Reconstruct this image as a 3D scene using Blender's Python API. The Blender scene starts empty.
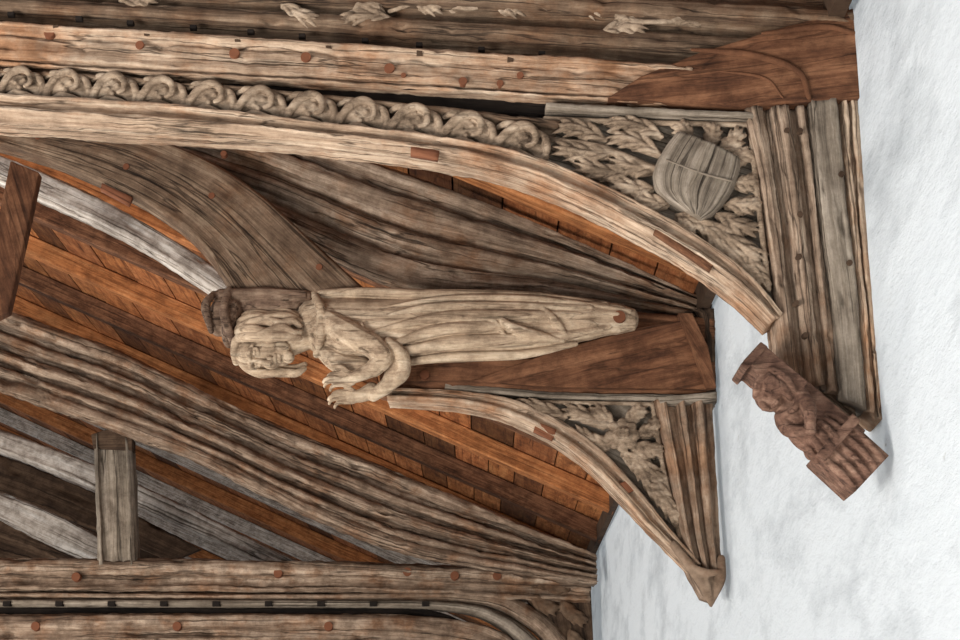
import bpy, bmesh, math, random
from mathutils import Vector, Matrix, noise
random.seed(7)
F=1500.0; PITCH=math.atan(484/1500.0); CZ=3.0
cp,sp=math.cos(PITCH),math.sin(PITCH)
def P(px,py,Y):
    a=px-480; b=320-py
    y=F*cp-b*sp; z=F*sp+b*cp
    t=Y/y
    return Vector((a*t,Y,CZ+z*t))
def K(Y): return Y/1430.0
scene=bpy.context.scene
try:
    scene.view_settings.view_transform='Standard'; scene.view_settings.look='None'
except Exception: pass
col=scene.collection
# ---------------- materials
def lin(c): return tuple(((v/255.0)/12.92 if v/255.0<=0.04045 else ((v/255.0+0.055)/1.055)**2.4) for v in c)
def wood(name,dark,mid,light,gs=(1.6,30),coords='UV',bump=0.55,rough=0.88,blot=0.6,grey=None,tint=False,crack=0.8,splits=0.8):
    m=bpy.data.materials.new(name); m.use_nodes=True
    nt=m.node_tree; N=nt.nodes; L=nt.links
    bs=N['Principled BSDF']; bs.inputs['Roughness'].default_value=rough
    try: bs.inputs['Specular IOR Level'].default_value=0.2
    except: pass
    tc=N.new('ShaderNodeTexCoord')
    src=tc.outputs['UV'] if coords=='UV' else tc.outputs['Object']
    def mapn(sc):
        mp=N.new('ShaderNodeMapping'); mp.inputs['Scale'].default_value=sc
        L.new(src,mp.inputs['Vector']); return mp
    s1=(gs[0],gs[1],1) if coords=='UV' else (gs[0],gs[1],gs[1])
    m1=mapn(s1)
    n1=N.new('ShaderNodeTexNoise'); n1.inputs['Scale'].default_value=1; n1.inputs['Detail'].default_value=10
    n1.inputs['Roughness'].default_value=0.78; n1.inputs['Distortion'].default_value=0.3
    L.new(m1.outputs[0],n1.inputs['Vector'])
    r=N.new('ShaderNodeValToRGB'); e=r.color_ramp.elements
    e[0].position=0.35; e[0].color=(*lin(dark),1); e[1].position=0.66; e[1].color=(*lin(light),1)
    em=r.color_ramp.elements.new(0.49); em.color=(*lin(mid),1)
    L.new(n1.outputs['Fac'],r.inputs['Fac'])
    s2=(gs[0]*0.7,gs[1]*2.6,1) if coords=='UV' else (gs[0]*.6,gs[1]*1.6,gs[1]*1.6)
    m2=mapn(s2)
    n2=N.new('ShaderNodeTexNoise'); n2.inputs['Scale'].default_value=1; n2.inputs['Detail'].default_value=3; n2.inputs['Distortion'].default_value=0.4
    L.new(m2.outputs[0],n2.inputs['Vector'])
    r2=N.new('ShaderNodeValToRGB'); e=r2.color_ramp.elements
    e[0].position=0.32; e[0].color=(0.12,0.1,0.08,1); e[1].position=0.41; e[1].color=(1,1,1,1)
    L.new(n2.outputs['Fac'],r2.inputs['Fac'])
    mx=N.new('ShaderNodeMixRGB'); mx.blend_type='MULTIPLY'; mx.inputs[0].default_value=crack
    L.new(r.outputs[0],mx.inputs[1]); L.new(r2.outputs[0],mx.inputs[2])
    # long drying splits
    s5=(gs[0]*0.5,gs[1]*0.32,1) if coords=='UV' else (gs[0]*.6,gs[1]*.35,gs[1]*.35)
    m5=mapn(s5)
    n5=N.new('ShaderNodeTexNoise'); n5.inputs['Scale'].default_value=1; n5.inputs['Detail'].default_value=4; n5.inputs['Roughness'].default_value=0.55
    L.new(m5.outputs[0],n5.inputs['Vector'])
    r5=N.new('ShaderNodeValToRGB'); e=r5.color_ramp.elements
    e[0].position=0.548; e[0].color=(1,1,1,1); e[1].position=0.572; e[1].color=(1,1,1,1)
    q=r5.color_ramp.elements.new(0.560); q.color=(0.07,0.055,0.045,1)
    L.new(n5.outputs['Fac'],r5.inputs['Fac'])
    mx5=N.new('ShaderNodeMixRGB'); mx5.blend_type='MULTIPLY'; mx5.inputs[0].default_value=splits
    L.new(mx.outputs[0],mx5.inputs[1]); L.new(r5.outputs[0],mx5.inputs[2])
    n3=N.new('ShaderNodeTexNoise'); n3.inputs['Scale'].default_value=6.5; n3.inputs['Detail'].default_value=9; n3.inputs['Roughness'].default_value=0.75
    L.new(tc.outputs['Object'],n3.inputs['Vector'])
    r3=N.new('ShaderNodeValToRGB'); e=r3.color_ramp.elements
    e[0].position=0.38; e[0].color=(0.25,0.205,0.175,1); e[1].position=0.59; e[1].color=(1.15,1.15,1.15,1)
    L.new(n3.outputs['Fac'],r3.inputs['Fac'])
    mx2=N.new('ShaderNodeMixRGB'); mx2.blend_type='MULTIPLY'; mx2.inputs[0].default_value=blot
    L.new(mx5.outputs[0],mx2.inputs[1]); L.new(r3.outputs[0],mx2.inputs[2])
    out=mx2.outputs[0]
    if grey:
        n4=N.new('ShaderNodeTexNoise'); n4.inputs['Scale'].default_value=2.6; n4.inputs['Detail'].default_value=6; n4.inputs['Roughness'].default_value=0.7
        mp4=N.new('ShaderNodeMapping'); mp4.inputs['Location'].default_value=(5,3,1)
        L.new(tc.outputs['Object'],mp4.inputs['Vector']); L.new(mp4.outputs[0],n4.inputs['Vector'])
        r4=N.new('ShaderNodeValToRGB'); e=r4.color_ramp.elements
        e[0].position=0.48; e[0].color=(0,0,0,1); e[1].position=0.64; e[1].color=(0.8,0.8,0.8,1)
        L.new(n4.outputs['Fac'],r4.inputs['Fac'])
        mg=N.new('ShaderNodeMixRGB'); mg.blend_type='MULTIPLY'; mg.inputs[2].default_value=(*lin(grey),1)
        L.new(r4.outputs[0],mg.inputs[0]); L.new(out,mg.inputs[1]); out=mg.outputs[0]
    if tint:
        at=N.new('ShaderNodeAttribute'); at.attribute_name='tint'
        mt=N.new('ShaderNodeMixRGB'); mt.blend_type='MULTIPLY'; mt.inputs[0].default_value=1
        L.new(out,mt.inputs[1]); L.new(at.outputs['Color'],mt.inputs[2]); out=mt.outputs[0]
    L.new(out,bs.inputs['Base Color'])
    ad=N.new('ShaderNodeMath'); ad.operation='ADD'
    L.new(n1.outputs['Fac'],ad.inputs[0]); L.new(r2.outputs[0],ad.inputs[1])
    ad2=N.new('ShaderNodeMath'); ad2.operation='ADD'
    L.new(ad.outputs[0],ad2.inputs[0]); L.new(r5.outputs[0],ad2.inputs[1])
    bp=N.new('ShaderNodeBump'); bp.inputs['Strength'].default_value=bump; bp.inputs['Distance'].default_value=0.012
    L.new(ad2.outputs[0],bp.inputs['Height']); L.new(bp.outputs[0],bs.inputs['Normal'])
    return m
W_TAN=wood('weathered_oak',(82,64,51),(138,116,97),(190,168,146),grey=(222,190,164))
W_LIGHT=wood('pale_oak',(112,88,70),(170,144,120),(210,188,164),grey=(225,185,152),blot=0.5)
W_BROWN=wood('brown_oak',(66,50,38),(110,89,71),(152,130,108),blot=0.55,grey=(225,195,170))
W_DARK=wood('dark_oak',(42,31,24),(76,58,44),(112,90,72))
W_RED=wood('red_oak',(66,41,28),(106,70,48),(144,102,74),gs=(2,20),blot=0.6,bump=0.3,crack=.6,splits=.5)
W_GREY=wood('grey_oak',(82,72,62),(130,117,102),(172,158,142),blot=0.5)
W_WHITE=wood('limewashed_oak',(104,88,78),(180,168,156),(220,214,206),blot=0.6)
W_ORANGE=wood('orange_pine',(104,60,32),(160,100,58),(196,136,88),gs=(1.5,18),blot=0.5,bump=0.3,crack=.4,splits=.3)
W_BOARD=wood('roof_board_pine',(104,60,34),(150,94,56),(184,128,84),gs=(1.5,12),blot=0.55,bump=0.3,tint=True,crack=.4,splits=.3)
W_CARVE=wood('carved_oak',(90,74,60),(146,125,104),(184,164,142),gs=(6,18),coords='OBJ',bump=0.3,blot=0.55,crack=.4,splits=.3)
W_ANGEL=wood('angel_oak',(118,96,78),(178,154,128),(212,192,166),gs=(1.6,22),coords='OBJ',bump=0.28,blot=0.55,crack=.6,splits=.45)
W_CAP=wood('cap_oak',(74,55,45),(120,97,80),(152,130,110),gs=(3,20),coords='OBJ',bump=0.4)
W_CORB=wood('corbel_oak',(62,43,34),(104,76,62),(142,112,94),gs=(7,22),coords='OBJ',bump=0.5,blot=0.65,crack=.5,splits=.4)
W_PEG=wood('peg_oak',(80,46,30),(116,72,50),(140,92,66),blot=0.2,bump=0.2)
W_BLACK=wood('shade_and_peg_black',(20,15,12),(32,25,20),(46,36,30))  # near-black colour standing in for shade in recess strips; also square pegs
def plaster():
    m=bpy.data.materials.new('limewash_plaster'); m.use_nodes=True
    nt=m.node_tree;N=nt.nodes;L=nt.links; bs=N['Principled BSDF']; bs.inputs['Roughness'].default_value=0.9
    tc=N.new('ShaderNodeTexCoord')
    n=N.new('ShaderNodeTexNoise'); n.inputs['Scale'].default_value=2.2; n.inputs['Detail'].default_value=8; n.inputs['Roughness'].default_value=0.7
    mp=N.new('ShaderNodeMapping'); mp.inputs['Scale'].default_value=(1,0.45,1)
    L.new(tc.outputs['Object'],mp.inputs['Vector']); L.new(mp.outputs[0],n.inputs['Vector'])
    r=N.new('ShaderNodeValToRGB'); e=r.color_ramp.elements
    e[0].position=0.32; e[0].color=(*lin((208,211,212)),1); e[1].position=0.52; e[1].color=(*lin((238,240,240)),1)
    L.new(n.outputs['Fac'],r.inputs['Fac'])
    n2=N.new('ShaderNodeTexNoise'); n2.inputs['Scale'].default_value=11; n2.inputs['Detail'].default_value=7; n2.inputs['Roughness'].default_value=0.65
    L.new(mp.outputs[0],n2.inputs['Vector'])
    r2=N.new('ShaderNodeValToRGB'); e=r2.color_ramp.elements
    e[0].position=0.25; e[0].color=(0.55,0.52,0.47,1); e[1].position=0.33; e[1].color=(1,1,1,1)
    L.new(n2.outputs['Fac'],r2.inputs['Fac'])
    mx=N.new('ShaderNodeMixRGB'); mx.blend_type='MULTIPLY'; mx.inputs[0].default_value=0.7
    L.new(r.outputs[0],mx.inputs[1]); L.new(r2.outputs[0],mx.inputs[2]); L.new(mx.outputs[0],bs.inputs['Base Color'])
    ad=N.new('ShaderNodeMath'); ad.operation='ADD'; L.new(n.outputs['Fac'],ad.inputs[0]); L.new(n2.outputs['Fac'],ad.inputs[1])
    bp=N.new('ShaderNodeBump'); bp.inputs['Strength'].default_value=0.7; bp.inputs['Distance'].default_value=0.03
    L.new(ad.outputs[0],bp.inputs['Height']); L.new(bp.outputs[0],bs.inputs['Normal'])
    return m
PLASTER=plaster()
# ---------------- helpers
def empty(name):
    o=bpy.data.objects.new(name,None); col.objects.link(o); return o
def link(name,me,mat,parent,smooth=True):
    me.materials.append(mat)
    if smooth:
        for p in me.polygons: p.use_smooth=True
    o=bpy.data.objects.new(name,me); col.objects.link(o)
    if parent: o.parent=parent
    return o
def catmull(pts,n,straight=False):
    pts=[Vector((float(p[0]),float(p[1]),float(p[2]) if len(p)>2 else 0.0)) for p in pts]
    if len(pts)==2 or straight: dense=pts
    else:
        q=[2*pts[0]-pts[1]]+pts+[2*pts[-1]-pts[-2]]; dense=[]
        for i in range(1,len(q)-2):
            p0,p1,p2,p3=q[i-1:i+3]
            for j in range(12):
                t=j/12.0
                dense.append(0.5*((2*p1)+(p2-p0)*t+(2*p0-5*p1+4*p2-p3)*t*t+(3*p1-p0-3*p2+p3)*t**3))
        dense.append(pts[-1])
    cum=[0]
    for a,b in zip(dense,dense[1:]): cum.append(cum[-1]+(b-a).length)
    T=cum[-1]; out=[]; k=0
    for i in range(n):
        s=T*i/(n-1)
        while k<len(cum)-2 and cum[k+1]<s: k+=1
        seg=max(cum[k+1]-cum[k],1e-9)
        out.append(dense[k].lerp(dense[k+1],min(1,(s-cum[k])/seg)))
    return out,T
def ribbon(name,A,B,prof,Y,mat,parent,th=30,step=5,amp=1.2,straight=False,d0=0):
    _,TA=catmull(A,3,straight); _,TB=catmull(B,3,straight)
    n=max(6,int(max(TA,TB)/step))
    A,_=catmull(A,n,straight); B,_=catmull(B,n,straight)
    k=K(Y)
    wmean=sum((a-b).length for a,b in zip(A,B))/n
    pr=[(0,-th)]+list(prof)+[(1,-th)]
    dense=[]
    for (s0,e0),(s1,e1) in zip(pr,pr[1:]):
        Ls=math.hypot((s1-s0)*wmean,e1-e0); c=max(1,int(Ls/2.5))
        for j in range(c):
            t=j/c; dense.append((s0+(s1-s0)*t,e0+(e1-e0)*t))
    dense.append(pr[-1])
    seed=random.random()*50; m=len(dense)
    bm=bmesh.new(); uvl=bm.loops.layers.uv.new('UVMap'); V=[];UV=[]
    u=0
    off=random.random()*7
    for i in range(n):
        if i: u+=(0.5*((A[i]-A[i-1]).length+(B[i]-B[i-1]).length))
        row=[];ur=[];v=0
        for j,(s,d) in enumerate(dense):
            if j: v+=math.hypot((s-dense[j-1][0])*wmean,d-dense[j-1][1])
            q=A[i].lerp(B[i],s); p=P(q.x,q.y,Y); p.y-=(d+d0)*k
            nv=noise.noise_vector(Vector((u*0.018,v*0.08,seed)))*amp*0.8+noise.noise_vector(Vector((u*0.11,v*0.3,seed+9)))*amp*0.75
            ch=noise.noise(Vector((u*0.05,v*0.12,seed+30)))
            if ch>0.34: p.y+=(ch-0.34)*12*amp*k
            p+=nv*k
            row.append(bm.verts.new(p)); ur.append((u/300+off,v/300+off))
        V.append(row);UV.append(ur)
    for i in range(n-1):
        for j in range(m-1):
            f=bm.faces.new((V[i][j],V[i+1][j],V[i+1][j+1],V[i][j+1]))
            for l,c in zip(f.loops,(UV[i][j],UV[i+1][j],UV[i+1][j+1],UV[i][j+1])): l[uvl].uv=c
    bm.faces.new(V[0]); bm.faces.new(V[-1][::-1])
    for i in range(n-1): bm.faces.new((V[i][0],V[i][m-1],V[i+1][m-1],V[i+1][0]))
    bmesh.ops.recalc_face_normals(bm,faces=bm.faces)
    me=bpy.data.meshes.new(name); bm.to_mesh(me); bm.free()
    return link(name,me,mat,parent)
def prism(name,pts,Y,th,mat,parent,d=0,grain=0,bev=1.0,curve=False):
    if curve:
        pts,_=catmull(pts+[pts[0]],len(pts)*6); pts=pts[:-1]
    k=K(Y); bm=bmesh.new(); uvl=bm.loops.layers.uv.new('UVMap')
    def mk(dd):
        r=[]
        for p in pts:
            w=P(p[0],p[1],Y); w.y-=dd*k; r.append(bm.verts.new(w))
        return r
    f1=mk(d); f2=mk(d-th)
    bm.faces.new(f1); bm.faces.new(f2[::-1]); n=len(pts)
    for i in range(n): bm.faces.new((f1[i],f2[i],f2[(i+1)%n],f1[(i+1)%n]))
    bmesh.ops.recalc_face_normals(bm,faces=bm.faces)
    ca,sa=math.cos(math.radians(grain)),math.sin(math.radians(grain)); o=random.random()*5
    for f in bm.faces:
        for l in f.loops:
            c=l.vert.co; x=c.x/k/300; z=(c.z)/k/300+c.y/k/300
            l[uvl].uv=(x*ca-z*sa+o, x*sa+z*ca+o)
    me=bpy.data.meshes.new(name); bm.to_mesh(me); bm.free()
    ob=link(name,me,mat,parent,False)
    if bev:
        b=ob.modifiers.new('bev','BEVEL'); b.width=bev*k; b.segments=2
    return ob
class Sculpt:
    def __init__(s,Y): s.bm=bmesh.new(); s.Y=Y; s.k=K(Y)
    def W(s,px,py,d=0):
        w=P(px,py,s.Y); w.y-=d*s.k; return w
    def ell(s,px,py,d,rx,rz,ry,rot=0,u=20,v=12):
        M=Matrix.Translation(s.W(px,py,d))@Matrix.Rotation(math.radians(rot),4,'Y')@Matrix.Diagonal((rx*s.k,ry*s.k,rz*s.k,1))
        bmesh.ops.create_uvsphere(s.bm,u_segments=u,v_segments=v,radius=1,matrix=M)
    def box(s,px,py,d,rx,rz,ry,rot=0):
        M=Matrix.Translation(s.W(px,py,d))@Matrix.Rotation(math.radians(rot),4,'Y')@Matrix.Diagonal((rx*2*s.k,ry*2*s.k,rz*2*s.k,1))
        bmesh.ops.create_cube(s.bm,size=1,matrix=M)
    def tube(s,pts,rad,n=None,flat=1.0,seg=12):
        _,T=catmull(pts,3); n=n or max(4,int(T/2.5)); c,_=catmull(pts,n)
        rings=[]
        for i,q in enumerate(c):
            t=i/(n-1)*(len(rad)-1); a=int(min(t,len(rad)-2)); r=rad[a]+(rad[a+1]-rad[a])*(t-a)
            p=s.W(q.x,q.y,q.z)
            q0=c[max(0,i-1)];q1=c[min(n-1,i+1)]
            tg=(s.W(q1.x,q1.y,q1.z)-s.W(q0.x,q0.y,q0.z)).normalized()
            up=Vector((0,1,0)); sd=tg.cross(up)
            if sd.length<1e-3: sd=Vector((1,0,0))
            sd.normalize(); up=sd.cross(tg)
            rings.append([s.bm.verts.new(p+(sd*math.cos(2*math.pi*j/seg)+up*flat*math.sin(2*math.pi*j/seg))*r*s.k) for j in range(seg)])
        for i in range(n-1):
            for j in range(seg):
                s.bm.faces.new((rings[i][j],rings[i][(j+1)%seg],rings[i+1][(j+1)%seg],rings[i+1][j]))
        s.bm.faces.new(rings[0][::-1]); s.bm.faces.new(rings[-1])
        if flat>0.9:
            for e,r in ((pts[0],rad[0]),(pts[-1],rad[-1])):
                if r>1.4: s.ell(e[0],e[1],e[2] if len(e)>2 else 0,r*.98,r*.98,r*.98,u=12,v=8)
    def leaf(s,x0,y0,x1,y1,w,h=6,bend=0):
        dx,dy=x1-x0,y1-y0; Ln=math.hypot(dx,dy); ux,uy=dx/Ln,dy/Ln; nx,ny=-uy,ux
        def q(t,o,d):
            b=bend*4*t*(1-t); return (x0+ux*Ln*t+nx*(o+b),y0+uy*Ln*t+ny*(o+b),d)
        s.tube([q(0,0,1),q(.5,0,h*.4),q(1,0,0)],[w*.35,w*.72,w*.66,w*.1],flat=.35)
        s.tube([q(0,0,3),q(.5,0,h+1),q(.85,0,h),q(1.05,0,2)],[w*.16,w*.2,w*.2,w*.05])
        for sg in (-1,1):
            for (t0,t1,o) in ((.05,.5,.72),(.3,.78,.78),(.55,.98,.55)):
                s.tube([q(t0,0,h*.7),q((t0+t1)/2,sg*w*o*.55,h),q(t1,sg*w*o,h*.3)],[w*.14,w*.22,w*.2,w*.06])
    def done(s,name,mat,parent,vox=1.3,sm=2):
        bmesh.ops.recalc_face_normals(s.bm,faces=s.bm.faces)
        me=bpy.data.meshes.new(name); s.bm.to_mesh(me); s.bm.free()
        o=link(name,me,mat,parent)
        r=o.modifiers.new('rm','REMESH'); r.mode='VOXEL'; r.voxel_size=vox*s.k; r.use_smooth_shade=True
        if sm:
            q=o.modifiers.new('sm','SMOOTH'); q.iterations=sm; q.factor=0.5
        return o
def peg(px,py,r,Y,d,parent,mat=None,sq=False):
    s=bmesh.new(); k=K(Y); w=P(px,py,Y); w.y-=d*k
    M=Matrix.Translation(w)@Matrix.Rotation(math.radians(90),4,'X')
    if sq: M=M@Matrix.Diagonal((1.3,.8,1,1))@Matrix.Rotation(math.radians(45),4,'Z')
    bmesh.ops.create_cone(s,cap_ends=True,segments=4 if sq else 14,radius1=r*k,radius2=r*k*.9,depth=6*k,matrix=M)
    me=bpy.data.meshes.new('peg'); s.to_mesh(me); s.free()
    return link('peg',me,mat or W_PEG,parent,False)
# ================= room shell
XW=P(868,250,5.0).x
rA=P(716,300,8.4); rB=P(0,0,8.4)
sl=(rB.z-rA.z)/(rB.x-rA.x)
def roofz(x): return rA.z+(x-XW)*sl
bm=bmesh.new()
ny,nz=80,30
ztop=roofz(XW)+0.4
V=[[bm.verts.new((XW+0.02*noise.noise(Vector((0,y*.9,z*1.1))),y,z)) for z in [ztop*j/nz for j in range(nz+1)]] for y in [0.5+(60-0.5)*(i/ny)**1.5 for i in range(ny+1)]]
for i in range(ny):
    for j in range(nz): bm.faces.new((V[i][j],V[i+1][j],V[i+1][j+1],V[i][j+1]))
bmesh.ops.solidify(bm,geom=bm.faces[:],thickness=-0.3)
me=bpy.data.meshes.new('wall_right'); bm.to_mesh(me); bm.free(); link('wall_right',me,PLASTER,None)
def boxmesh(name,x0,x1,y0,y1,z0,z1,mat,parent=None):
    bm=bmesh.new(); bmesh.ops.create_cube(bm,size=1,matrix=Matrix.Translation(((x0+x1)/2,(y0+y1)/2,(z0+z1)/2))@Matrix.Diagonal((x1-x0,y1-y0,z1-z0,1)))
    me=bpy.data.meshes.new(name); bm.to_mesh(me); bm.free(); return link(name,me,mat,parent,False)
boxmesh('wall_back',-30,XW,60,60.3,0,24,W_DARK)
# floor
bm=bmesh.new(); bmesh.ops.create_grid(bm,x_segments=1,y_segments=1,size=1,matrix=Matrix.Translation((-8,28,0))@Matrix.Diagonal((11,34,1,1)))
me=bpy.data.meshes.new('floor'); bm.to_mesh(me); bm.free()
fm=bpy.data.materials.new('stone_floor'); fm.use_nodes=True
N=fm.node_tree.nodes; br=N.new('ShaderNodeTexBrick'); br.inputs['Scale'].default_value=20
br.inputs['Color1'].default_value=(.5,.47,.43,1); br.inputs['Color2'].default_value=(.44,.41,.38,1); br.inputs['Mortar'].default_value=(.25,.24,.22,1)
tcn=N.new('ShaderNodeTexCoord'); fm.node_tree.links.new(tcn.outputs['Generated'],br.inputs['Vector'])
fm.node_tree.links.new(br.outputs['Color'],N['Principled BSDF'].inputs['Base Color'])
link('floor',me,fm,None,False)
# ceiling boards
raft=[5.9,6.6,7.3,8.0,8.9,9.75,10.75,11.9,13.3,14.9,16.6,18.6,20.8,23.2,26,29,32.5,36.5,41,46,52,60]
XL=-26
bm=bmesh.new(); uvl=bm.loops.layers.uv.new('UVMap'); cl=bm.loops.layers.float_color.new('tint')
def slab(bm,x0,x1,y0,y1,zo,th,tint,uvalong='y'):
    vs=[]
    for zz in (zo,zo+th):
        for (x,y) in ((x0,y0),(x1,y0),(x1,y1),(x0,y1)): vs.append(bm.verts.new((x,y,roofz(x)+zz)))
    o=random.random()*9
    for idx in ((0,3,2,1),(4,5,6,7),(0,1,5,4),(1,2,6,5),(2,3,7,6),(3,0,4,7)):
        f=bm.faces.new([vs[i] for i in idx])
        for l in f.loops:
            c=l.vert.co
            l[uvl].uv=((c.y+o,c.x+o) if uvalong=='y' else (c.x+o,c.y+(c.z-roofz(c.x))+o))
            l[cl]=(*tint,1)
prev=4.2
for yr in raft:
    x=XW-0.03
    while x>(XL if yr>20 else -13):
        w=random.uniform(0.2,0.34)*(1+yr*0.02)
        b=random.choice([0.3,0.5,0.75,1,1,1.1,0.85]); g=random.uniform(.9,1.0)
        slab(bm,x-w+0.012,x,prev,yr,0.12+random.uniform(0,.012),0.025,(b,b*g,b*g*random.uniform(.85,1)))
        x-=w
    prev=yr
slab(bm,XL,XW-.03,3,60,0.2,0.03,(.3,.3,.3))
me=bpy.data.meshes.new('ceiling'); bm.to_mesh(me); bm.free(); link('ceiling',me,W_BOARD,None,False)
def rafter(name,y,w,dep,mat,x0=-13,x1=None,parent=None,zo=0.12):
    global uvl,cl
    bm=bmesh.new()
    uvl=bm.loops.layers.uv.new('UVMap'); cl=bm.loops.layers.float_color.new('tint')
    x1=XW-.04 if x1 is None else x1
    slab(bm,x0,x1,y-w/2,y+w/2,zo-dep,dep,(1,1,1),'x')
    me=bpy.data.meshes.new(name); bm.to_mesh(me); bm.free()
    o=link(name,me,mat,parent,False); b=o.modifiers.new('b','BEVEL'); b.width=0.012; b.segments=1
    return o
for i,y in enumerate(raft):
    if y>59: continue
    s=1+max(0,(y-8))*0.03
    rafter('common_rafter',y,0.15*s,0.17*s,W_ORANGE if i%2 else (W_RED if y<20 else W_WHITE),x0=-13 if y<20 else XL)
for y in (19.6,21.8,24.5): rafter('common_rafter',y,0.2,0.24,W_WHITE,x0=XL)
boxmesh('wall_plate',XW-.09,XW-.03,4.2,59,roofz(XW)-.06,roofz(XW)+.1,W_DARK)
# ================= TRUSS 1
Y1=5.0
T1=empty('hammer_beam_truss')
U=[(-30,20),(300,42),(640,64),(855,78)]
ribbon('cornice',[(-30,-70),(300,-70),(640,-60),(850,-50)],U,[(0,0),(.5,0),(.52,14),(.6,18),(.66,10),(.68,-4),(.74,-6),(.76,6),(.83,10),(.88,4),(.9,-8),(.97,-8),(1,4)],Y1,W_BROWN,T1,th=40)
ribbon('beam_fascia',[(-30,24),(300,45),(640,67),(690,71)],[(-30,66),(300,85),(610,104),(690,108)],
  [(0,6),(.06,16),(.14,18),(.2,12),(.24,6),(.3,6),(.34,9),(.85,10),(.88,4),(.92,2),(.95,10),(1,10)],Y1,W_LIGHT,T1,th=40,amp=1.8)
ribbon('shadow_fillet',[(-30,62),(300,82),(610,100),(745,108)],[(-30,84),(300,98),(610,116),(745,128)],[(0,-8),(1,-8)],Y1,W_BLACK,T1,th=20)  # dark strip, the shade of the gap under the fascia put in as colour
ribbon('grey_fillet',[(545,106),(650,111),(757,116)],[(545,114),(650,119),(757,124)],[(0,8),(.3,12),(.8,12),(1,6)],Y1,W_GREY,T1,th=30)
ribbon('trail_cove',[(-30,70),(200,86),(420,108),(560,124)],[(-30,98),(160,110),(300,128),(430,143),(545,166)],
  [(0,8),(.12,8),(.16,0),(.3,-5),(.55,-5),(.8,0),(.92,6),(1,8)],Y1,W_BROWN,T1,th=30)
bt=[(-30,96),(160,108),(300,125),(430,140),(530,160),(600,188),(660,218),(710,249),(750,281),(780,318)]
bb=[(-30,120),(130,130),(280,140),(410,155),(500,173),(580,203),(640,233),(690,262),(733,292),(768,325)]
ribbon('arch_brace',bt,bb,[(0,10),(.08,17),(.2,18),(.27,8),(.34,7),(.5,8),(.6,15),(.72,18),(.8,17),(.85,5),(1,2)],Y1,W_LIGHT,T1,th=34,amp=1.4)
prism('spandrel_board',[(540,118),(748,122),(775,312),(740,272),(660,214),(600,184),(535,158)],Y1,20,W_GREY,T1,d=-4,grain=20)
prism('end_board',[(606,104),(640,82),(700,58),(780,34),(853,14),(857,104),(745,112)],Y1,40,W_RED,T1,d=15,grain=-8,bev=2)
s=Sculpt(Y1)
s.tube([(690,56,14),(750,62,15),(795,78,15),(806,104,15)],[2,4,4,3]); s.tube([(760,40,14),(820,34,15),(850,40,15)],[2,4,3])
s.tube([(700,76,14),(760,84,15),(780,104,15)],[1,2,1.5])
s.done('end_board_moulding',W_RED,T1)
for (x,y,r) in [(52,38,6),(142,50,5),(236,58,6),(307,62,6),(390,73,6),(463,86,5),(404,80,3),(520,80,4),(500,88,4)]:
    peg(x,y,r,Y1,9,T1)
for x in range(20,600,58): peg(x+random.uniform(-8,8),22+x*0.075-6,4,Y1,6,T1,W_BLACK,True)
for x in range(60,600,90): peg(x,30+x*.07,3.5,Y1,14,T1,W_DARK,True)
ribbon('patch',[(412,152),(440,156)],[(411,161),(438,166)],[(0,0),(1,0)],Y1,W_PEG,T1,th=6,d0=15,amp=.3)
ribbon('patch',[(655,231),(680,247),(712,268)],[(652,238),(676,254),(708,276)],[(0,0),(1,0)],Y1,W_RED,T1,th=8,d0=16,amp=.3)
# foliage trail
s=Sculpt(Y1)
cpts,_=catmull([(-25,84),(120,93),(250,106),(400,124),(470,134),(555,152)],400)
arc=[0]
for a,b in zip(cpts,cpts[1:]): arc.append(arc[-1]+(b-a).length)
def at(u):
    for i in range(len(arc)-1):
        if arc[i+1]>=u: break
    t=(cpts[min(i+1,399)]-cpts[i]).normalized(); c=cpts[i]+t*(u-arc[i]); return c,t
u=4
while u<arc[-1]-16:
    sc=1+0.25*u/570; w=45*sc
    def L(a,b,d):
        c,t=at(max(0,u)); n=Vector((t.y,-t.x,0)); q=c+t*a*sc+n*b*sc; return (q.x,q.y,d)
    def T_(p,r,**k): s.tube([L(*q) for q in p],[v*sc for v in r],**k)
    T_([(-22,-4,1),(-8,2,4),(8,2,3),(20,-9,2)],[5,10,9,5],flat=.45)
    T_([(-23,-12,2),(-18,-2,7),(-10,8,10),(0,12,12),(8,8,12),(9,0,11),(4,-3,10)],[3,4,4.4,4.4,3.8,3,2.4])
    T_([(10,10,7),(17,6,8),(20,-3,7),(17,-9,5)],[2.6,3.8,3.4,2]); T_([(-22,9,3),(-16,12,6),(-10,13,7)],[2.5,3.4,2.5])
    T_([(-14,-10,4),(-6,-9,8),(2,-10,8),(12,-11,5)],[2.2,3.6,3.4,2])
    for (a,b) in [(-6,0),(-2,-4),(2,4)]: q=L(a,b,8); s.ell(q[0],q[1],q[2],2.6,2.6,3)
    u+=w
s.tube([(-25,97,8),(160,109,8),(300,127,8),(430,142,8),(545,165,8)],[2,2])
s.done('foliage_trail',W_CARVE,T1,vox=1.0,sm=1)
# cresting carvings on cornice
s=Sculpt(Y1)
for (x,y,x1,y1,b) in [(282,6,322,24,3),(392,20,336,24,3),(352,14,386,8,-3),(412,2,446,10,3),(450,12,486,2,-3),(490,4,528,12,3),(532,12,566,4,-3),(570,4,606,14,3),(652,14,612,24,3),(600,34,650,32,-3),(700,26,652,18,3),(650,8,690,8,3),(560,-4,610,-4,2),(120,2,160,-2,3)]:
    s.leaf(x,y,x1,y1,11,8,b)
s.tube([(390,14,6),(430,4,8),(470,12,8),(510,2,8),(550,14,8),(590,6,8),(630,24,8),(690,24,6)],[2.5,3,3,3,3,2.5])
s.done('cresting',W_CARVE,T1,vox=1.2,sm=1)
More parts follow.
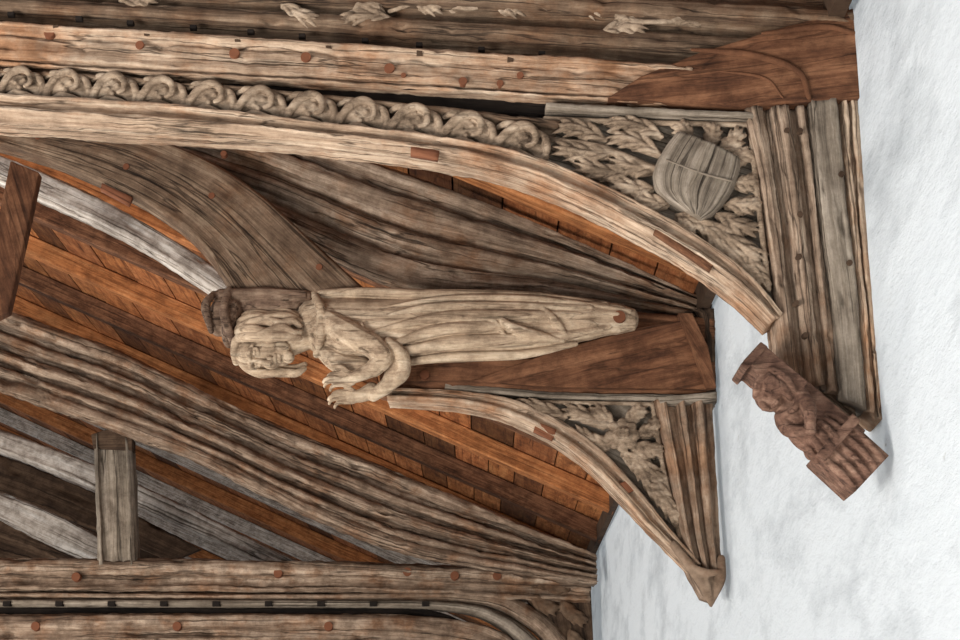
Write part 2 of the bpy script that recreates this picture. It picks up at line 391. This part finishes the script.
# spandrel leaves + shield
s=Sculpt(Y1)
for (x0,y0,x,y,b) in [(606,142,552,128,4),(612,156,550,148,-3),(630,176,572,164,-4),(662,138,606,126,4),(660,156,604,140,5),(656,172,608,160,-4),(654,190,606,182,-4),(668,206,628,196,-3),
    (690,142,676,124,0),(706,148,712,124,3),(718,154,742,130,3),(732,168,752,154,-3),(734,186,758,182,2),
    (724,206,762,204,3),(716,214,760,232,5),(708,222,766,262,4),(700,226,760,292,-3),(692,222,722,258,-6),(676,216,694,238,-3),(744,250,766,290,2)]:
    s.leaf(x0,y0,x,y,13,8,b)
s.tube([(546,140,3),(600,150,6),(655,172,6)],[3,4,4])
s.tube([(750,126,2),(757,200,5),(768,290,3)],[3,3,3]); s.tube([(545,120,3),(650,124,3),(745,126,3)],[3,3])
s.done('spandrel_foliage',W_CARVE,T1,vox=1.0,sm=1)
# shield: flat-topped heater laid diagonally (top edge upper right, point lower left)
ribbon('heraldic_shield',[(676,136),(665,150),(655,168),(652,182),(658,198),(684,216)],[(739,164),(737,178),(731,195),(722,208),(712,218),(700,225)],
  [(0,10),(.05,15),(.3,19),(.5,20),(.7,19),(.95,15),(1,10)],Y1,W_GREY,T1,th=8,amp=.6,step=3)
s=Sculpt(Y1); s.tube([(706,150,18.5),(694,182,20),(680,206,18)],[1.4,1.4]); s.tube([(664,166,16),(696,180,20),(730,188,17)],[1.4,1.4]); s.done('shield_quartering',W_GREY,T1,vox=.8)
# wall post
ribbon('wall_post',[(742,112),(758,190),(772,290),(782,382)],[(835,108),(842,200),(850,300),(862,400)],
 [(0,-2),(.03,10),(.12,14),(.2,10),(.22,1),(.28,1),(.3,10),(.4,16),(.48,12),(.5,1),(.56,0),(.58,10),(.64,12),(.67,4),(.72,2),(.8,4),(1,4)],Y1,W_TAN,T1,th=45,step=5,amp=1.5)
ribbon('wall_post_facing',[(806,106),(815,200),(828,300),(838,400)],[(836,104),(845,200),(856,300),(865,412)],[(0,6),(.1,14),(.9,14),(1,6)],Y1,W_GREY,T1,th=30,amp=1.4)
ribbon('wall_post_fillet',[(836,100),(844,200),(855,300),(864,412)],[(857,100),(865,200),(874,310),(884,424)],[(0,0),(.15,10),(.4,12),(.45,2),(.55,2),(.6,10),(.9,8),(1,0)],Y1,W_LIGHT,T1,th=45,amp=2)
for (x,y) in [(784,137),(797,137),(838,180),(797,220),(796,262),(846,268),(793,308),(802,340),(820,392)]: peg(x,y,3.2,Y1,14,T1,W_DARK)
ribbon('oak_packing',[(815,355),(850,362)],[(812,385),(860,434)],[(0,0),(1,0)],Y1,W_BROWN,T1,th=20,d0=-4)
# corbel
C1=empty('carved_corbel')
s=Sculpt(4.93)
ang=43.0
ca,sa=math.cos(math.radians(ang)),math.sin(math.radians(ang))
def cb(u,v): return (745+u*ca-v*sa, 366+u*sa+v*ca)
def B(u,v,d,ru,rv,rd,r=0):
    x,y=cb(u,v); s.box(x,y,d,ru,rv,rd,ang+r)
def E(u,v,d,ru,rv,rd,r=0):
    x,y=cb(u,v); s.ell(x,y,d,ru,rv,rd,ang+r)
def tb(pts,r):
    s.tube([(*cb(a,b),d) for a,b,d in pts],r)
B(28,-6,8,30,13,26); B(2,-2,8,4,16,28)
B(80,-12,2,50,14,20); B(140,0,0,24,25,24,2); B(117,-2,4,5,27,28)
E(40,12,18,15,14,16); E(34,4,20,17,13,20)
tb([(30,20,26),(38,24,27),(45,26,28),(46,22,26)],[2.4,3,4,3])
tb([(22,2,30),(24,14,30),(30,22,24)],[4,5,4]); tb([(24,-4,34),(40,-6,37),(54,-4,33)],[4,5,4]); tb([(26,2,36),(42,2,38),(56,4,34)],[3,4,3])
E(38,12,34,2.6,3,2.6);E(37,19,31,2.2,2.6,2.4); tb([(49,14,32),(50,20,30)],[1.8,1.8]); tb([(34,8,35),(34,15,35)],[1.6,1.6])
E(58,8,14,8,10,12); E(70,6,14,18,22,20); E(92,6,12,28,22,18); E(108,4,8,14,24,20)
tb([(62,-8,30),(76,0,37),(90,12,36)],[7,8,5]); tb([(62,20,22),(76,26,27),(88,18,34)],[7,7,5])
E(92,14,37,6,5,4)
tb([(60,-4,32),(66,8,36),(62,20,28)],[3,3.5,3])
for a,dd in ((-16,22),(-8,26),(0,29),(8,29),(16,25),(24,18)): tb([(92,a*.8,dd),(104,a,dd+3),(116,a*1.1,dd)],[2.5,3.6,4])
for a in (-20,-10,0,10,20): tb([(124,a,24),(142,a+1,26),(163,a+2,24)],[2.5,3.4,2.5])
s.done('corbel_body',W_CORB,C1,vox=1.0,sm=1)
# ================= TRUSS 2
Y2=8.4
T2=empty('hammer_beam_truss')
ribbon('hammer_beam',[(380,312),(560,308),(714,318)],[(380,392),(560,394),(714,394)],[(0,0),(.04,6),(.3,6),(.33,2),(.6,2),(.62,8),(.9,8),(.95,4),(1,4)],Y2,W_RED,T2,th=30)
prism('beam_strut',[(470,384),(560,352),(640,330),(690,322),(712,392),(560,390)],Y2,8,W_RED,T2,d=11,grain=-14)
prism('beam_wedge',[(676,318),(690,318),(706,352),(714,392),(704,392)],Y2,10,W_RED,T2,d=17,grain=60)
ribbon('hammer_beam_soffit',[(445,385),(570,394),(712,396)],[(445,391),(570,400),(712,403)],[(0,6),(1,6)],Y2,W_GREY,T2,th=20)
ribbon('arch_brace',[(388,390),(450,392),(510,400),(560,422),(600,450),(638,490),(668,528),(700,566)],[(388,402),(450,406),(500,416),(545,436),(585,464),(620,498),(648,528),(690,570)],
 [(0,6),(.1,12),(.3,12),(.36,4),(.6,5),(.66,12),(.9,12),(1,4)],Y2,W_LIGHT,T2,th=24,amp=1)
prism('spandrel_board',[(500,398),(655,402),(684,545),(640,488),(600,448),(560,420)],Y2,16,W_GREY,T2,d=-4,grain=30)
ribbon('patch',[(536,424),(556,432)],[(533,434),(552,443)],[(0,0),(1,0)],Y2,W_PEG,T2,th=6,d0=11,amp=.2)
ribbon('patch',[(628,482),(634,492)],[(612,488),(622,498)],[(0,0),(1,0)],Y2,W_PEG,T2,th=6,d0=11,amp=.2)
s=Sculpt(Y2)
for a in range(0,360,45):
    x=622+12*math.cos(math.radians(a)); y=437+12*math.sin(math.radians(a)); s.ell(x,y,7,5.5,5.5,4)
s.ell(622,437,9,9,9,6)
for i in range(-1,2):
    for j in range(-1,2): s.ell(622+i*4,437+j*4,15,1.7,1.7,2)
for (x0,y0,x1,y1,b) in [(566,418,514,405,2),(606,428,560,410,3),(606,444,572,430,-3),(612,428,590,408,2),(626,426,646,408,-2),(636,436,660,420,3),(636,444,664,452,3),(632,448,666,484,4),(622,452,650,488,-3),(656,480,680,526,2),(644,484,668,510,-2),(608,450,596,440,0)]:
    s.leaf(x0,y0,x1,y1,11,7,b)
s.tube([(652,404,2),(663,470,4),(680,540,2)],[2.4,2.4,2.4]); s.tube([(515,402,2),(650,405,4)],[2,2.2])
s.done('spandrel_foliage',W_CARVE,T2,vox=1.0,sm=1)
ribbon('wall_post',[(652,402),(664,460),(678,530),(690,570),(704,596)],[(712,396),(715,460),(719,530),(721,572),(714,600)],
 [(0,0),(.05,8),(.2,12),(.26,2),(.36,0),(.4,8),(.5,12),(.56,2),(.62,0),(.66,8),(.8,10),(.86,2),(1,2)],Y2,W_TAN,T2,th=30,amp=1)
ribbon('post_cap',[(655,398),(714,392)],[(660,408),(716,404)],[(0,4),(.3,14),(.7,12),(1,6)],Y2,W_GREY,T2,th=25,amp=.8)
s=Sculpt(Y2)
s.tube([(672,546,10),(688,568,13),(702,588,12),(710,606,6)],[4,5,5,2]); s.tube([(720,560,8),(719,580,10),(711,604,6)],[4,5,2]); s.tube([(684,566,14),(702,575,17),(720,574,12)],[3,4,3]); s.ell(707,584,5,9,15,8,-20); s.tube([(700,572,14),(706,588,14),(710,602,8)],[2,3,2])
s.done('post_foot',W_TAN,T2,vox=1.0)
ribbon('wall_strut',[(684,312),(698,318),(706,392)],[(714,310),(714,320),(716,394)],[(0,2),(.4,8),(1,4)],Y2,W_DARK,T2,th=30)
ribbon('upper_brace',[(-30,116),(60,124),(140,136),(205,160),(262,196),(315,244),(376,300)],[(-30,138),(40,158),(95,180),(150,208),(198,246),(238,302)],
 [(0,2),(.04,8),(.5,8),(.92,8),(.96,10),(1,4)],8.2,W_BROWN,T2,th=22,amp=.6)
ribbon('patch',[(104,186),(134,200)],[(102,193),(130,208)],[(0,0),(1,0)],8.2,W_PEG,T2,th=6,d0=8,amp=.2)
for (x,y) in [(128,170),(213,199),(225,157),(320,270),(40,140)]: peg(x,y,3.6,8.2,6.5,T2)
ribbon('principal_rafter',[(60,60),(200,104),(430,180),(560,232),(714,304)],[(60,160),(240,214),(400,284),(560,300),(714,322)],
 [(0,-6),(.05,6),(.14,6),(.17,-4),(.22,-4),(.25,8),(.33,12),(.4,8),(.43,-2),(.5,-4),(.53,6),(.6,10),(.66,6),(.69,-3),(.75,-3),(.78,8),(.88,12),(1,4)],8.5,W_TAN,T2,th=20,amp=1.4)
# ================= ANGEL
A0=empty('carved_angel')
s=Sculpt(8.22)
st=[(300,322,16,16),(308,324,24,21),(322,328,30,26),(345,332,35,29),(375,332,34,28),(400,331,33,27),(450,329,32,26),(500,328,31,25),(545,326,27,23),(585,320,20,19),(615,319,15,15),(634,320,11,10),(638,320,5,5)]
c,_=catmull([(a,b,0) for a,b,_,_ in st],110)
rings=[]
for i,q in enumerate(c):
    for j in range(len(st)-1):
        if st[j][0]<=q.x<=st[j+1][0]+.01: break
    t=min(1,max(0,(q.x-st[j][0])/(st[j+1][0]-st[j][0]))); t=t*t*(3-2*t)
    rz=st[j][2]*(1-t)+st[j+1][2]*t; rd=st[j][3]*(1-t)+st[j+1][3]*t
    ring=[]
    fa=min(1,max(0,(q.x-380)/80))
    for m in range(64):
        th=2*math.pi*m/64
        fold=1+fa*0.035*math.sin(9*th+q.x*0.012)
        ring.append(s.bm.verts.new(s.W(q.x,q.y-rz*fold*math.sin(th),rd*fold*math.cos(th))))
    rings.append(ring)
for i in range(len(rings)-1):
    for m in range(64): s.bm.faces.new((rings[i][m],rings[i][(m+1)%64],rings[i+1][(m+1)%64],rings[i+1][m]))
s.bm.faces.new(rings[0][::-1]); s.bm.faces.new(rings[-1])
for pts,r in [
 ([(310,298,8),(350,297,16),(430,299,16),(520,300,14),(605,307,9)],[4,5,5,5,3]),
 ([(385,314,22),(450,306,22),(540,306,18),(628,314,9)],[1,4.5,4.5,3]),
 ([(376,326,25),(430,316,27),(500,314,24),(590,313,16)],[1,5,5,3]),
 ([(376,340,27),(440,326,28),(520,323,24),(600,319,15)],[2,6,6,2]),
 ([(392,352,25),(440,338,27),(490,334,25),(530,333,22)],[3,6,6,2]),
 ([(400,358,22),(450,350,23),(505,346,22),(560,341,16),(608,330,11)],[4,7,6,5,3]),
 ([(396,367,12),(450,361,14),(520,358,12),(575,346,8)],[4,5,5,3]),
 ([(496,320,26),(508,334,29),(532,342,26),(562,346,17)],[2,5.5,5,2]),
 ([(536,310,21),(552,326,23),(566,342,16)],[2,5,3]),
 ([(470,312,24),(490,326,27),(506,344,24)],[1.5,4,2]),
 ([(316,299,12),(323,316,26),(324,340,27),(318,358,13)],[4,5,5,4]),
 ([(322,350,10),(340,366,12),(366,372,14)],[9,11,10]),
 ]: s.tube(pts,r)
s.ell(330,326,13,17,18,16)
s.tube([(330,328,20),(350,342,28),(374,354,30)],[13,14,12])
s.tube([(374,354,30),(384,366,30),(376,376,28)],[12,11,9])
s.tube([(376,376,28),(362,382,26),(352,385,25)],[8.5,7,6])
for o in (0,6,12): s.tube([(338+o*2.2,328+o*.4,33),(346+o*2.2,344+o,38-o*.2),(358+o*2,360+o*.6,34)],[1.5,2.8,1.5])
s.tube([(390,350,28),(402,362,26),(403,378,20),(390,392,14)],[5,8,8,4])
s.tube([(396,362,20),(392,384,14),(374,398,8)],[8,9,6])
def hand(x,y,d,sc):
    s.ell(x,y,d,9*sc,7.5*sc,4.5*sc,-8)
    for (ox,oy,l) in ((-7,-5.6,14),(-8,-1.9,17),(-8,1.9,16),(-6,5.5,12)):
        x0,y0=x+ox*sc,y+oy*sc
        s.tube([(x0+5*sc,y0,d+1),(x0-l*.45*sc,y0+1,d+3.5),(x0-l*.8*sc,y0+3,d+1.5),(x0-l*.9*sc,y0+5,d-3)],[2.2*sc,2.1*sc,1.9*sc,1.3*sc])
    s.tube([(x+2*sc,y-5*sc,d+2),(x-6*sc,y-10*sc,d+5),(x-14*sc,y-11*sc,d+5)],[3*sc,2.5*sc,1.7*sc])
hand(350,386,25,1.05)
hand(352,399,8,1.0)
s.tube([(372,392,4),(362,397,6),(352,399,7)],[9,7,6])
s.tube([(286,340,0),(304,334,0),(322,328,0)],[18,17,20])
# head in local frame: a crown->chin, l lateral (toward viewer), n facing
cx,cy,cd=264,347,2
CN,SN=.80,.60
def H(a,l,n): return (cx+a*1.04,cy+n*CN-l*SN,cd+n*SN+l*CN)
def he(a,l,n,ra,r):
    x,y,d=H(a,l,n); s.ell(x,y,d,ra,r,r)
def ht(pts,r,**k): s.tube([H(*p) for p in pts],r,**k)
he(-3,0,-8,30,25); he(3,0,5,27,16); he(-15,0,9,13,14.5)
for sg in (-1,1):
    ht([(-11,sg*2,22.5),(-12,sg*8,22),(-8,sg*14,17)],[2,2.6,1.6])
    he(-5,sg*7.5,15.5,4.6,4.2)
    ht([(-5,sg*3,18),(-7.5,sg*7.5,20.6),(-5,sg*12,17)],[1,1.4,1]); ht([(-4.5,sg*3,18),(-2,sg*7.5,19.8),(-4.5,sg*12,17)],[.9,1.2,.9])
    he(7,sg*9,12,9,8); he(18,sg*6,10,9,8.5)
    he(7.5,sg*3,22.5,2.8,2.4)
ht([(-9,0,21.5),(-2,0,23.5),(5,0,27),(8.5,0,27),(9,0,22)],[2.2,2.4,3,3.4,2.4])
ht([(13,-6,19.5),(12.6,-2,23),(13,0,22.6),(12.6,2,23),(13,6,19.5)],[1,1.9,1.7,1.9,1])
ht([(17,-5,19.5),(17,0,22.6),(17,5,19.5)],[1.2,2.2,1.2])
he(15,0,15,8,7); he(25,0,17,6,6.5)
for i,ph in enumerate([50,64,80,96,112,128,144,162]+[-72,-90]):
    p=math.radians(ph)
    def hp(a,R,w=0): return (a,R*math.sin(p+w),R*math.cos(p+w)-4)
    w=.10*math.sin(i*2.1)
    ht([hp(-27,13),hp(-20,24,w),hp(-6,30),hp(8,28.5,-w),hp(20,30.5,w),hp(30,29,-w),hp(37,25)],[3,4.6,5.2,4.8,5.2,4.6,3])
for i,ph in enumerate([57,88,120,152]):
    p=math.radians(ph)
    ht([(-22,24*math.sin(p),24*math.cos(p)-3),(-4,32*math.sin(p-.1),32*math.cos(p-.1)-4),(14,32*math.sin(p+.12),32*math.cos(p+.12)-4),(32,30*math.sin(p),30*math.cos(p)-4)],[2,3,3,2.4])
ht([(-24,16,12),(-26,6,15),(-26,-8,14)],[4,4.5,4])
s.done('figure',W_ANGEL,A0,vox=0.72,sm=1)
s=Sculpt(8.22)
s.ell(222,316,0,13,21,24,14); s.ell(234,322,0,10,27,28,12)
s.tube([(216,298,14),(210,314,25),(214,336,16)],[3,5,3]); s.tube([(232,296,18),(229,322,30),(236,348,18)],[4,5,4])
s.tube([(222,299,10),(250,300,12),(308,300,11)],[7,9,6],flat=1.4); s.ell(270,308,0,38,12,22)
s.done('cap',W_CAP,A0,vox=1.0)
peg(618,321,7,8.22,12,A0)
peg(425,378,5,Y2,10,T2)
# ================= left top plank & pale beam
prism('timber_strut',[(10,160),(39,172),(30,215),(8,312),(-30,330),(-30,290),(-6,236)],9.0,14,W_RED,None,grain=70,bev=2)
ribbon('purlin',[(-40,140),(60,180),(150,226),(250,290)],[(-40,164),(60,207),(150,252),(240,312)],[(0,0),(.1,8),(.9,8),(1,0)],10.2,W_WHITE,None,th=20,amp=1.4)
# ================= big moulded principal rafter
ribbon('principal_rafter',[(-40,292),(60,328),(120,350),(250,412),(400,472),(596,554)],[(-40,376),(100,424),(200,462),(320,520),(420,556),(596,584)],
 [(0,-8),(.04,6),(.1,10),(.2,8),(.23,-3),(.3,-4),(.33,7),(.38,9),(.42,5),(.45,-4),(.5,-4),(.53,7),(.6,10),(.64,4),(.67,-4),(.72,-4),(.75,7),(.8,9),(.84,3),(.87,8),(.97,10),(1,4)],16.3,W_TAN,None,th=18,amp=2.2)
ribbon('wind_brace',[(-40,414),(120,476),(300,562)],[(-40,436),(120,500),(270,566)],[(0,0),(.1,6),(.9,6),(1,0)],19.0,W_WHITE,None,th=12,amp=1.4)
ribbon('wind_brace',[(-40,476),(60,516),(150,566)],[(-40,500),(50,545),(110,570)],[(0,0),(.1,6),(.9,6),(1,0)],20.0,W_WHITE,None,th=12,amp=1.4)
ribbon('wind_brace',[(-40,440),(60,478),(200,548)],[(-40,476),(60,516),(170,560)],[(0,0),(1,0)],22.0,W_DARK,None,th=12,amp=1.4)
ribbon('wind_brace',[(-40,500),(40,535),(120,575)],[(-40,560),(40,575),(100,590)],[(0,0),(1,0)],22.0,W_DARK,None,th=12,amp=1.4)
# ================= TRUSS 3
Y3=17.2
T3=empty('hammer_beam_truss')
ribbon('strut',[(95,436),(97,500),(99,566)],[(132,440),(135,500),(138,566)],[(0,4),(.12,10),(.15,4),(.85,4),(.88,10),(1,4)],Y3-.1,W_GREY,T3,th=12,amp=1)
prism('strut_shoulder',[(93,436),(112,430),(134,440),(134,452),(95,450)],Y3-.1,16,W_DARK,T3,d=8)
ribbon('hammer_beam',[(-40,558),(200,560),(400,564),(590,574)],[(-40,592),(200,592),(400,594),(590,604)],[(0,4),(.1,14),(.3,16),(.5,12),(.58,4),(.8,6),(.9,10),(1,6)],Y3,W_TAN,T3,th=16,amp=2)
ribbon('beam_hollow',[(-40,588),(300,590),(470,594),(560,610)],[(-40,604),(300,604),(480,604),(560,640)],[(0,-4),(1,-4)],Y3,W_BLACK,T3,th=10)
ribbon('beam_rod',[(-40,599),(300,600),(450,602),(510,618),(560,660)],[(-40,607),(300,608),(440,610),(495,626),(535,665)],[(0,2),(.3,10),(.7,10),(1,2)],Y3,W_GREY,T3,th=10,amp=.6)
ribbon('arch_moulding',[(-40,592),(300,594),(480,594),(540,612),(585,660)],[(-40,599),(300,601),(460,602),(520,622),(560,660)],[(0,2),(.3,8),(.7,8),(1,0)],Y3,W_TAN,T3,th=10,amp=.8)
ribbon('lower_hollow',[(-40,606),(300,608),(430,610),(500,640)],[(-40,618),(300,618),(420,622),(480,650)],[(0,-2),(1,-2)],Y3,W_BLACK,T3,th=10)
ribbon('arch_brace',[(-40,615),(300,614),(430,617),(500,632),(540,670)],[(-40,660),(300,660),(420,664),(480,674),(520,690)],[(0,4),(.06,12),(.3,14),(.4,8),(.6,12),(1,8)],Y3,W_TAN,T3,th=16,amp=1.7)
prism('end_board',[(500,568),(590,574),(595,680),(560,690),(540,615)],Y3,20,W_DARK,T3,d=2,grain=80)
s=Sculpt(Y3)
for (x0,y0,x1,y1) in [(520,575,560,585),(545,590,575,580),(560,600,588,625),(530,595,560,612),(570,630,585,650)]: s.leaf(x0,y0,x1,y1,10,7,3)
s.done('spandrel_foliage',W_BROWN,T3,vox=1.2)
for x in (80,280,408,455,497,520): peg(x,577+random.uniform(-3,3),4.5,Y3,13,T3)
for x in (40,180,330): peg(x,628,4.5,Y3,13,T3)
for x in range(10,470,52): peg(x,605,4,Y3,9,T3,W_BLACK,True)
# ================= lights, camera
def area(loc,tgt,size,e,c):  # unseen area lamps added inside the nave, brightening timbers and wall from below
    l=bpy.data.lights.new('nave_fill_light','AREA'); l.energy=e; l.size=size; l.color=c
    o=bpy.data.objects.new('nave_fill_light',l); col.objects.link(o); o.location=loc
    o.rotation_euler=(Vector(tgt)-Vector(loc)).to_track_quat('-Z','Y').to_euler()
area((-6,0.5,1.2),(0.8,7,5.5),3.0,980,(1,.985,.96))
area((-8,11,0.8),(-1,16,7),4,900,(1,.97,.92))
area((0.2,1.0,0.5),(0.9,9,5),1.6,130,(1,.98,.95))
w=bpy.data.worlds.new('World'); scene.world=w; w.use_nodes=True
w.node_tree.nodes['Background'].inputs[0].default_value=(.88,.94,1,1); w.node_tree.nodes['Background'].inputs[1].default_value=0.72
cam=bpy.data.cameras.new('camera'); cam.sensor_width=36; cam.lens=F*36/960
co=bpy.data.objects.new('camera',cam); col.objects.link(co); co.location=(0,0,CZ); co.rotation_euler=(math.pi/2+PITCH,0,0)
scene.camera=co
